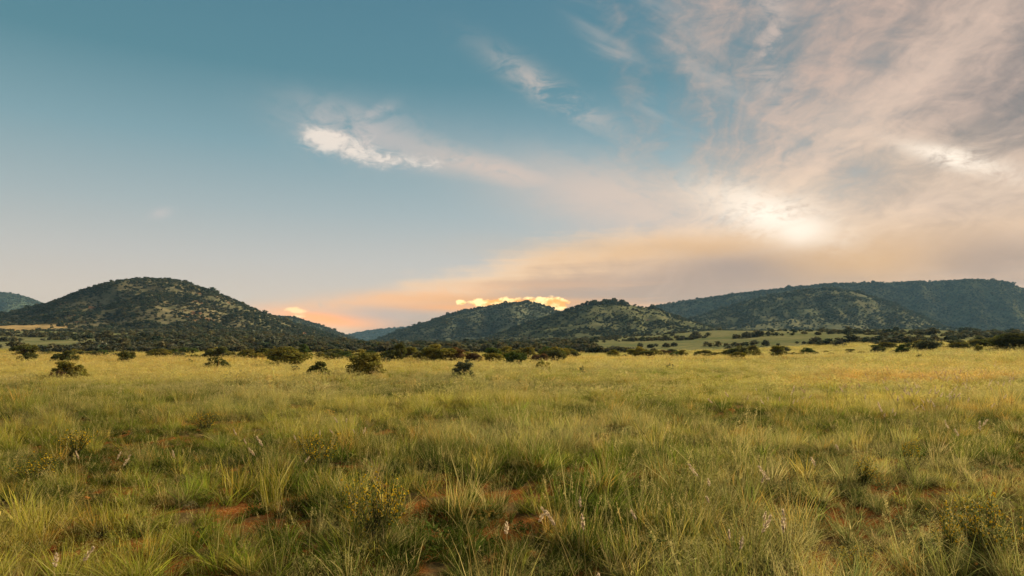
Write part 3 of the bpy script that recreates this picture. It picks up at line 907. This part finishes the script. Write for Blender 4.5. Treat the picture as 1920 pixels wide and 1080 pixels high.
# px, base py, width px, height px, kind, leaf colour, label
BUSHES = [
    (48, 677, 40, 32, 'umbrella', 'dark', 'flat-topped thorn tree rising over a squat round bush', 'umbrella_tree', 'tree'),
    (54, 678, 27, 17, 'dome', 'dark', 'squat round bush under the flat-topped thorn tree', 'round_bush', 'bush'),
    (123, 678, 42, 19, 'wide', 'dark', 'low wide olive bush at the golden grass behind the airy spreading bush', 'low_bush', 'bush'),
    (130, 704, 54, 26, 'wide', 'olive', 'airy spreading thorn bush with a dry twiggy shrub at its foot', 'thorn_bush', 'bush'),
    (107, 708, 26, 14, 'airy', 'brown', 'dry brownish twiggy shrub at the foot of the airy spreading bush', 'twiggy_shrub', 'shrub'),
    (237, 681, 28, 22, 'dome', 'dark', 'boxy upright dark bush standing alone in golden grass', 'boxy_bush', 'bush'),
    (358, 681, 20, 8, 'airy', 'grey', 'very small low grey shrub in golden grass', 'low_shrub', 'shrub'),
    (407, 688, 42, 18, 'wide', 'dark', 'flattish dark bush in front of a pair of dark trees', 'low_bush', 'bush'),
    (535, 686, 70, 36, 'dome', 'olive', 'large rounded golden-olive bush, broadest on the open grass', 'large_bush', 'bush'),
    (550, 694, 22, 10, 'airy', 'grey', 'sparse grey shrublet in front of the large golden-olive bush', 'sparse_shrub', 'shrub'),
    (597, 702, 38, 24, 'wide', 'dark', 'compact dark thorn bush between the two largest olive bushes', 'thorn_bush', 'bush'),
    (683, 698, 68, 39, 'wide', 'olive', 'large yellow-topped thorn bush with splayed bare stems below', 'large_bush', 'bush'),
    (871, 701, 42, 24, 'wide', 'grey', 'grey-green thorn bush alone in pale grass', 'thorn_bush', 'bush'),
    (966, 684, 40, 24, 'dome', 'green', 'dense dark green round bush beside the red-brown bush', 'round_bush', 'bush'),
    (1018, 692, 30, 16, 'airy', 'yellow', 'layered straggly yellow-green shrub below the red-brown bush', 'straggly_shrub', 'shrub'),
    (1013, 681, 30, 17, 'dome', 'brown', 'red-brown bush among green ones at the field edge', 'red_bush', 'bush'),
    (1045, 676, 36, 21, 'dome', 'dark', 'dark round bush beside the red-brown bush, away from the field', 'round_bush', 'bush'),
    (1092, 696, 12, 11, 'airy', 'grey', 'tiny upright grey sprig shrub alone in the pale grass', 'sprig_shrub', 'shrub'),
    (1257, 689, 18, 8, 'airy', 'grey', 'tiny flat shrub alone before the greener patch of grass', 'flat_shrub', 'shrub'),
    (1217, 672, 30, 15, 'umbrella', 'dark', 'spreading dark thorn tree below the red soil of the koppie foot', 'thorn_tree', 'tree'),
    (1723, 670, 9, 6, 'airy', 'dark', 'tiny dark shrub on the bare slope of the swell', 'low_shrub', 'shrub'),
    (1835, 657, 13, 11, 'dome', 'yellow', 'small yellow-green round bush on top of the swell', 'round_bush', 'bush'),
    (1690, 662, 22, 17, 'tree', 'green', 'round-crowned green tree at the lower edge of the swell', 'round_tree', 'tree'),
    (1458, 669, 28, 21, 'tree', 'olive', 'tall ragged olive tree in the hedge of bushes below the spur', 'ragged_tree', 'tree'),
    (1383, 668, 34, 18, 'dome', 'dark', 'broad domed dark tree in the hedge of bushes', 'domed_tree', 'tree'),
    (1384, 671, 28, 11, 'dome', 'yellow', 'yellow-green bush in front of the broad domed tree', 'yellow_bush', 'bush'),
    (750, 678, 22, 36, 'tree', 'dark', 'tall narrow tree standing above the thicket', 'tall_tree', 'tree'),
    (768, 674, 30, 24, 'tree', 'olive', 'leaning olive tree against the tall narrow tree', 'olive_tree', 'tree'),
    (820, 678, 66, 30, 'dome', 'olive', 'broad domed thicket bush, largest in the thicket', 'thicket_bush', 'bush'),
    (797, 677, 36, 19, 'dome', 'dark', 'dark thicket bush beside the broad domed thicket bush', 'thicket_bush', 'bush'),
    (850, 678, 38, 25, 'dome', 'brown', 'brownish thicket bush beside the broad domed thicket bush', 'thicket_bush', 'bush'),
    (733, 677, 40, 20, 'dome', 'dark', 'dark rounded bush at the foot of the tall narrow tree', 'round_bush', 'bush'),
    (722, 680, 18, 11, 'dome', 'grey', 'small grey bush before the tall narrow tree', 'small_bush', 'bush'),
    (863, 677, 16, 10, 'dome', 'olive', 'small olive bush at the end of the thicket', 'small_bush', 'bush'),
    (888, 678, 28, 16, 'dome', 'brown', 'brownish bush between the thicket and the golden-edged bush', 'brown_bush', 'bush'),
    (928, 679, 34, 17, 'dome', 'yellow', 'golden-edged rounded bush near the dense dark green bush', 'golden_bush', 'bush'),
    (625, 675, 32, 13, 'dome', 'dark', 'dark flattened bush between the two large olive bushes at the field edge', 'flat_bush', 'bush'),
    (606, 676, 24, 12, 'dome', 'olive', 'olive bush touching the dark flattened bush', 'olive_bush', 'bush'),
    (572, 670, 24, 25, 'tree', 'green', 'green tree just behind the large golden-olive bush', 'green_tree', 'tree'),
    (490, 674, 36, 12, 'dome', 'yellow', 'long low yellow-olive bush beside the large golden-olive bush', 'low_bush', 'bush'),
    (470, 671, 18, 16, 'tree', 'olive', 'small upright olive tree above the long low yellow-olive bush', 'small_tree', 'tree'),
    (396, 672, 24, 16, 'dome', 'dark', 'lower one of a pair of dark trees', 'dark_tree', 'tree'),
    (415, 672, 24, 22, 'tree', 'dark', 'taller one of a pair of dark trees', 'dark_tree', 'tree'),
    (1895, 652, 66, 27, 'dome', 'dark', 'big dark thicket bush on the crest of the swell', 'crest_bush', 'bush'),
    (1858, 651, 44, 16, 'wide', 'dark', 'low dark bush beside the big thicket on the crest', 'crest_bush', 'bush'),
    (1990, 650, 80, 30, 'dome', 'dark', 'huge dark bush at the far end of the crest', 'crest_bush', 'bush'),
]
for px, py, w, h, kind, colour, label, name, cat in BUSHES:
    x, y = ground_hit(px, py, .38)
    y = min(y, 190.0); x = (px - CX) / F * y
    k = y / F
    place_bush(name, x, y, w * k * .93, h * k * .95 + .36, kind, colour, label, cat)


# the belt of bushveld behind the grass: the nearest ones are things
R = np.random.default_rng(55)
EDGE = np.array([(-60, 667), (0, 667), (200, 668), (330, 671), (450, 672), (560, 674), (700, 677), (900, 677), (1000, 676), (1100, 672), (1250, 670), (1400, 669), (1500, 667),
                 (1600, 664), (1700, 660), (1800, 656), (1850, 652), (1920, 649), (1990, 648)], float)
_ex = np.arange(-60, 2000, 10.0)
_ey = np.array([min(ground_hit(a, b, .38)[1], 175.0) for a, b in zip(_ex, np.interp(_ex, EDGE[:, 0], EDGE[:, 1]))])
_ey = np.convolve(np.pad(_ey, 6, mode='edge'), np.ones(13) / 13, 'valid')


def near_mark(u):
    marks = {48: 'flat-topped thorn tree', 130: 'airy spreading thorn bush', 237: 'boxy upright dark bush', 407: 'flattish dark bush', 535: 'large golden-olive bush', 597: 'compact dark thorn bush',
             683: 'large yellow-topped thorn bush', 750: 'tall narrow tree', 820: 'broad domed thicket bush', 871: 'lone grey-green thorn bush', 966: 'dense dark green bush', 1013: 'red-brown bush',
             1092: 'tiny upright sprig shrub', 1217: 'spreading dark thorn tree', 1383: 'broad domed dark tree', 1458: 'tall ragged olive tree', 1690: 'round-crowned green tree', 1835: 'small yellow-green bush', 1895: 'big thicket on the crest'}
    return marks[min(marks, key=lambda q: abs((q - CX) / F - u))]


def edge_y(px):
    return float(np.interp(px, _ex, _ey))


belt = []
tries = 0
while len(belt) < 235 and tries < 6000:
    tries += 1
    px = R.uniform(-60, 1990)
    y = edge_y(px) + 2 + (80 if px < 1000 else 42) * R.random() ** 1.7
    x = (px - CX) / F * y
    if fbm(np.array([x / 30]), np.array([y / 30]), 171, 3)[0] < .40 + .06 * (px > 1050): continue
    w = 1.2 + 2.6 * R.random() ** 2.0; h = w * R.uniform(.48, .66)
    if any((x - a) ** 2 + (y - b) ** 2 < (.36 * (w + c)) ** 2 for a, b, c in belt): continue
    belt.append((x, y, w))
    colour = R.choice(['dark', 'olive', 'green', 'grey', 'yellow', 'brown'], p=[.14, .32, .18, .21, .13, .02])
    kind = R.choice(['dome', 'wide', 'umbrella', 'tree'], p=[.58, .22, .10, .10])
    if kind == 'tree': w *= .7; h *= 1.0
    tr = kind in ('tree', 'umbrella')
    if colour == 'brown' and kind in ('tree', 'umbrella'): colour = 'dark'
    sz = 'small' if w < 1.8 else ('large' if w > 2.7 else 'mid-sized')
    words = sz + ' ' + {'dark': 'dark', 'olive': 'olive', 'green': 'green', 'grey': 'grey-green', 'yellow': 'yellow-green', 'brown': 'reddish brown'}[colour]
    shape = {'dome': 'rounded thorn bush', 'wide': 'spreading thorn bush', 'umbrella': 'flat-topped thorn tree', 'tree': 'small upright tree'}[kind]
    place_bush({'dome': 'round_bush', 'wide': 'spreading_bush', 'umbrella': 'thorn_tree', 'tree': 'small_tree'}[kind], x, y, w, h, kind, colour,
               '%s %s of the belt behind the %s' % (words, shape, near_mark(x / y)), 'tree' if tr else 'bush', '%s %s of the bushveld belt' % (colour, 'trees' if tr else 'bushes'))

# far scrub: a mass of bushes over each hill and over the plain at its foot
scrub_protos = []
for i, (kd, sd_) in enumerate((('dome', 1), ('dome', 2), ('wide', 3), ('umbrella', 4), ('tree', 5))):
    crown, stem = bush_geo(kd, 900 + sd_, 110, .13)
    scrub_protos.append(mesh_np('scrub_%d' % i, *crown, M_scrub))

S_DARK = np.array((.044, .060, .033)); S_GREEN = np.array((.070, .082, .046)); S_OLIVE = np.array((.115, .105, .050)); S_GREY = np.array((.10, .105, .068))


def scrub_on(name, x, y, z, size, R, tones=(.45, .3, .15, .1), **props):
    n = len(x)
    pick = R.choice(4, n, p=tones)
    tint = np.stack([S_DARK, S_GREEN, S_OLIVE, S_GREY])[pick] * R.uniform(.75, 1.25, (n, 1))
    s = 1.2 * size * R.uniform(.55, 1.25, n) * np.where(R.random(n) < .08, 1.6, 1)
    scl = np.stack([s * 1.15, s * 1.15, s * R.uniform(.65, .95, n)], -1)
    pickv = R.choice(5, n, p=[.34, .34, .2, .03, .09]); pickv = np.where((pickv == 3) & (s > np.median(s) * 1.5), 0, pickv)
    rot = np.stack([np.zeros(n), np.zeros(n), R.random(n) * 6.283], -1)
    scatter(name, np.stack([x, y, z - .1], -1), scl, rot, tint, pickv, scrub_protos, **props)


cover = {'hill_1': (.022, .41, 2.9), 'hill_2': (.085, .475, 1.95), 'hill_3': (.040, .43, 2.6), 'hill_4': (.012, .32, 4.2),
         'hill_5': (.060, .495, 2.5), 'hill_6': (.060, .525, 2.05), 'hill_7': (.040, .485, 3.2), 'hill_8': (.060, .505, 2.5)}
for i, h in enumerate(HILLS):
    dens, thr, size = cover[h.name]
    R = np.random.default_rng(300 + i)
    area = (h.xs[-1] - h.xs[0]) * (h.wf + 120)
    n = int(area * dens)
    x = R.uniform(h.xs[0], h.xs[-1], n); y = R.uniform(h.dist - h.wf, h.dist + 110, n)
    z, t = h.z(x, y)
    front = (y < h.dist)
    f = fbm(x / 70, y / 55, 400 + i, 4) * .5 + fbm(x / 16, y / 22, 420 + i, 3) * .5
    foot = sst(t, .55, .95) * (.14 if h.name in ('hill_5', 'hill_6', 'hill_8', 'hill_7') else .09) * front
    crest = .06 * (1 - sst(t, 0, .10))
    keep = ((f + crest - foot + R.normal(0, .045, n) > thr) | (R.random(n) < .16 * (1 - sst(t, .5, .8) * (foot > .03)))) & (t < .97) & (z > G(x, y) - .5) & (np.abs(x) < y * .9)
    if h.name == 'hill_2':      # a bare grassy clearing on its foot
        keep &= R.random(n) > 1.02 * (1 - sst(((x + 485) / 78) ** 2 + ((y - 590) / 85) ** 2 + (f - .5) * 2, .7, 1.1))
    if h.name == 'hill_6':      # the clump of taller trees on the summit
        sx = (1135 - CX) / F * h.dist
        m = 90
        x2 = sx + R.normal(0, 15, m).clip(-30, 30); y2 = h.dist + R.normal(0, 10, m)
        x = np.concatenate([x[keep], x2]); y = np.concatenate([y[keep], y2])
    else:
        x, y = x[keep], y[keep]
    z = h.z(x, y)[0]
    inframe = np.abs(x / y) < .9
    tt = np.abs(y - h.dist) / h.wf
    size = size * (1 + .7 * (R.random(len(x)) < .22) * (tt < .08))
    if h.name == 'hill_6': size[-m:] *= 1.9
    scrub_on('hillside_scrub', x[inframe], y[inframe], z[inframe], size[inframe], R,
             label='dark thorn scrub scattered over the %s' % hill_labels[h.name].split(' in front')[0].split(' behind')[0], category='scrub')

R = np.random.default_rng(77)
n = 52000
y = 200 + 900 * R.random(n) ** 1.25; x = R.uniform(-.88, .88, n) * y
f = fbm(x / 60, y / 40, 500, 4) * .6 + fbm(x / 17, y / 17, 510, 3) * .4
u = x / y
thr = np.interp(u, [-.8, -.74, -.68, -.3, -.18, .05, .15, .25, .8], [.515, .515, .51, .505, .49, .52, .58, .61, .615]) + .10 * sst(y, 330, 480) * sst(u, -.2, .2)
clear = (1 - sst(((x + 485) / 78) ** 2 + ((y - 585) / 85) ** 2, .6, 1.2)) * .6
keep = (f + R.normal(0, .04, n) - clear > thr)
x, y = x[keep], y[keep]
scrub_on('bushveld_scrub', x, y, terrain_z(x, y), 1.7, R, (.08, .22, .42, .28), label='dense mass of bushveld scrub between the grass and the hills', category='scrub')

# ------------------------------------------------------------------ flowering shrublets, seed plumes, clods of soil
M_petal = leaf_material('yellow_petals', (.62, .40, .02), .35)
M_herb = leaf_material('herb_leaves', (.085, .10, .024), .35)
M_twig = bark_material('herb_twigs', (.07, .06, .025), (.13, .11, .045))
M_plume = leaf_material('plume_hairs', (.56, .43, .27), .45)
M_pink = leaf_material('plume_hairs_rosy', (.46, .31, .18), .45)
M_straw = leaf_material('straw_stem', (.30, .23, .08), .3)


def quads(p, a, b, tone):
    V = np.stack([p - a, p + b, p + a, p - b], 1)
    C = np.ones((len(p), 4, 4)); C[..., :3] = tone[:, None, None]
    k = np.arange(len(p))[:, None] * 4
    return V.reshape(-1, 3), np.concatenate([k + np.array((0, 1, 2)), k + np.array((0, 2, 3))]), C.reshape(-1, 4)


def unit(v): return v / np.linalg.norm(v, axis=1)[:, None]


def flower_shrub_geo(seed):
    R = np.random.default_rng(seed)
    st, tips = [], []
    for i in range(26):
        a = R.random() * 6.283; rr = R.uniform(.1, .48); h = R.uniform(.55, 1.0) * (1 - .35 * rr)
        p = np.array([math.cos(a) * rr, math.sin(a) * rr, h]); b = np.array([R.normal(0, .03), R.normal(0, .03), -.05])
        st.append(tube([b, b * .5 + p * .5 + np.array([0, 0, .05]), p], [.012, .008, .004], 3)); tips.append((b, p))
    n = 900
    i = R.integers(0, 26, n); f = R.uniform(.25, 1.0, n)[:, None]
    B = np.array([t[0] for t in tips]); E = np.array([t[1] for t in tips])
    p = B[i] * (1 - f) + E[i] * f + R.normal(0, .045, (n, 3))
    a = unit(R.normal(0, 1, (n, 3)) + np.array([0, 0, .8])); b = unit(np.cross(a, R.normal(0, 1, (n, 3))))
    L = R.uniform(.018, .04, (n, 1))
    leaves = quads(p, a * L, b * L * .35, R.uniform(.6, 1.4, n))
    n = 330
    i = R.integers(0, 26, n); f = R.uniform(.62, 1.06, n)[:, None]
    p = B[i] * (1 - f) + E[i] * f + R.normal(0, .04, (n, 3))
    nn = unit(R.normal(0, .6, (n, 3)) + np.array([0, 0, 1.0])); a = unit(np.cross(nn, R.normal(0, 1, (n, 3)))); b = np.cross(nn, a)
    L = R.uniform(.010, .019, (n, 1))
    fl = join(quads(p, a * L, b * L, R.uniform(.75, 1.2, n)), quads(p + nn * .004, (a + b) * L * .7, (a - b) * L * .7, R.uniform(.75, 1.2, n)))
    return join(*st), leaves, fl


fs = [tuple(mesh_np(nm, *g, mt) for nm, g, mt in zip(('stems', 'foliage', 'blossom'), flower_shrub_geo(60 + i), (M_twig, M_herb, M_petal))) for i in range(3)]
SHRUBS = [(712, 1035, 125, 120, 'yellow-flowered shrublet beside the bare red soil, its blossoms thickest at one side'),
          (665, 985, 60, 70, 'smaller yellow-flowered shrublet leaning against the blossom-laden one'),
          (1850, 1078, 130, 120, 'large yellow-flowered shrublet over a dark hollow in the grass'),
          (1775, 1050, 60, 80, 'thin yellow-flowered shrublet next to the large one over the dark hollow'),
          (592, 890, 85, 62, 'ochre-flowered bushy shrublet behind an orange straw tuft'),
          (1706, 900, 42, 62, 'small yellow-flowered shrublet beside a patch of red earth'),
          (1620, 915, 55, 48, 'dull yellow-flowered shrublet in dark green grass'),
          (68, 908, 90, 48, 'low broad yellow-green flowering shrublet above dark grass'),
          (140, 862, 70, 48, 'golden-flowered low shrublet in olive grass'),
          (1600, 1085, 80, 52, 'low yellow-flowered shrublet at an orange straw tuft'),
          (385, 812, 50, 34, 'small golden-flowered shrublet by the orange-brown tuft')]
for i, (px, py, w, h, lab) in enumerate(SHRUBS):
    x, y = ground_hit(px, py); k = y / F
    e = bpy.data.objects.new('flowering_shrub', None); ROOT.objects.link(e)
    e.location = (x, y, float(G(x, y)) - .01); e.scale = (w * k * 1.05, w * k * 1.05, h * k * 1.3); e.rotation_euler = (0, 0, i * 1.7)
    e['label'] = lab; e['category'] = 'flowering shrub'
    for nm, me in zip(('stem', 'foliage', 'blossom'), fs[i % 3]):
        o = put(nm, me, e)


def plume_geo(seed, length=.16, width=.015, fibres=70):
    R = np.random.default_rng(seed)
    lean = R.normal(0, .17, 2)
    top = np.array([lean[0], lean[1], .78]); tipd = np.array([lean[0] * 2.6, lean[1] * 2.6 + .02, 1.0]); tipd /= np.linalg.norm(tipd)
    stem = tube([(0, 0, -.03), top * .5 * np.array([.6, .6, 1]), top, top + tipd * length], [.0035, .003, .002, .001], 3)
    f = R.random(fibres)
    p = top + tipd * (f * length)[:, None]
    w = width * np.sin(np.pi * (f * .85 + .12)) ** .8
    d = unit(R.normal(0, 1, (fibres, 3))); 
    p = p + d * (w * R.random(fibres) ** .5)[:, None]
    a = unit(d * .7 + tipd) * R.uniform(.008, .016, (fibres, 1)); b = unit(np.cross(a, R.normal(0, 1, (fibres, 3)))) * R.uniform(.003, .006, (fibres, 1))
    return stem, quads(p, a, b, R.uniform(.8, 1.2, fibres))


plumes = []
for i in range(6):
    g = plume_geo(80 + i, .07 + .018 * i, .010 + .0025 * i)
    plumes.append((mesh_np('stem', *g[0], M_straw), mesh_np('seed_head', *g[1], M_plume), mesh_np('seed_head_rosy', *g[1], M_pink)))


def place_plume(x, y, s, label, group, rosy=False):
    e = bpy.data.objects.new('seed_plume', None); ROOT.objects.link(e)
    e.location = (x, y, float(G(x, y)) - .01); e.scale = (s, s, s * random.uniform(.9, 1.1)); e.rotation_euler = (0, 0, random.random() * 6.283)
    e['label'] = label; e['category'] = 'grass plume'; e['group'] = group
    st, hd, hp = random.choice(plumes)
    put('stem', st, e); put('seed_head', hp if rosy else hd, e)


NEAR_PLUMES = [(1345, 900), (1356, 906), (1361, 945), (1500, 920), (1600, 860), (1396, 915), (1365, 1046), (1374, 1040), (1480, 1026), (1490, 1018), (1356, 1052), (945, 996), (955, 990), (530, 870), (536, 863),
               (524, 866), (640, 800), (660, 810), (680, 815), (655, 795), (672, 806), (1084, 976), (1092, 966), (1104, 1052), (1112, 1046), (1098, 1058), (1780, 796), (1800, 795), (1812, 802), (1830, 826), (1842, 832),
               (1895, 776), (180, 880), (170, 874), (188, 884), (465, 830), (482, 836), (75, 1062), (86, 1066), (337, 866), (1238, 985), (1560, 880), (600, 830), (570, 822), (1415, 960)]
for px, py in NEAR_PLUMES:
    x, y = ground_hit(px, py, .84)
    place_plume(x, y, random.uniform(1.0, 1.25), 'single white feathery seed plume above the near grass tufts', 'white seed plumes in the near grass')
R = np.random.default_rng(91)
for cx_, cy_, sx, sy, n, rosy in ((1722, 748, 55, 14, 34, False), (1705, 772, 45, 10, 18, False), (1860, 708, 60, 12, 34, False), (1740, 706, 90, 7, 48, True), (1450, 762, 40, 10, 14, False), (1850, 728, 60, 14, 22, False), (1600, 735, 80, 10, 22, True), (1860, 672, 40, 4, 18, True)):
    for _ in range(n):
        x, y = ground_hit(R.normal(cx_, sx), R.normal(cy_, sy), .8)
        place_plume(x, y, R.uniform(1.1, 1.6), ('rosy tan seed plume among the orange grass on the swell' if rosy else 'pale cream seed plume in the green grass of the swell'),
                    'rosy seed plumes on the swell' if rosy else 'cream seed plumes on the swell', rosy)

m = new_mat('red_soil_clod'); nn_ = noise(wpos(), 30, 5, .6)
finish(m, mix(nn_, (.16, .05, .012), (.36, .125, .028)), .95, nn_, .02, .8)


def clod_mesh(seed):
    R = np.random.default_rng(seed)
    import bmesh
    bm = bmesh.new(); bmesh.ops.create_icosphere(bm, subdivisions=3, radius=.5)
    for v in bm.verts:
        c = v.co
        k = .72 + .5 * float(fbm(np.array([c.x * 2.6 + c.z * 1.7 + seed]), np.array([c.y * 2.6 - c.z * 1.3]), seed, 4)[0])
        v.co = Vector((c.x * k, c.y * k * .85, max(c.z, -.25) * k * .75))
    me = bpy.data.meshes.new('clod'); bm.to_mesh(me); bm.free()
    me.polygons.foreach_set('use_smooth', np.ones(len(me.polygons), bool)); me.materials.append(m)
    return me


for i, (px, py, w, lab) in enumerate([(160, 950, 20, 'rounded orange clod of earth half hidden by grass'), (228, 988, 30, 'broad orange clod beside bare red soil'), (507, 1014, 20, 'small orange clod between dark green tufts'),
                                      (1000, 1066, 36, 'smooth orange-brown mound of earth in green grass'), (782, 1036, 24, 'orange clod below the yellow-flowered shrublet'), (718, 1060, 20, 'dark reddish clod among thin blades'),
                                      (258, 938, 18, 'little orange clod at the edge of a bare patch')]):
    x, y = ground_hit(px, py); k = y / F
    o = put('soil_clod', clod_mesh(20 + i), label=lab, category='soil clod')
    o.location = (x, y, float(G(x, y)) + .08 * w * k); o.scale = (w * k * 1.3,) * 3; o.rotation_euler = (0, 0, i)

# ------------------------------------------------------------------ evening air
def haze_box(density, colour):
    x0, x1, y0, y1, z0, z1 = gx[0] - 60, gx[-1] + 60, gy[0] - 60, gy[-1] + 60, -12.0, 262.0
    V = np.array([(x0, y0, z0), (x1, y0, z0), (x1, y1, z0), (x0, y1, z0), (x0, y0, z1), (x1, y0, z1), (x1, y1, z1), (x0, y1, z1)])
    T = np.array([(0, 3, 2, 1), (4, 5, 6, 7), (0, 1, 5, 4), (1, 2, 6, 5), (2, 3, 7, 6), (3, 0, 4, 7)])
    m = bpy.data.materials.new('air'); m.use_nodes = True; nt = m.node_tree; nt.nodes.clear()
    out = nt.nodes.new('ShaderNodeOutputMaterial'); v = nt.nodes.new('ShaderNodeVolumePrincipled')
    v.inputs['Color'].default_value = (*colour, 1); v.inputs['Density'].default_value = density
    nt.links.new(v.outputs[0], out.inputs['Volume'])
    put('haze', mesh_np('haze', V, T, None, m), kind='stuff', label='thin blue evening haze over the plain and hills', category='haze')


haze_box(4.8e-5, (.36, .64, .90))
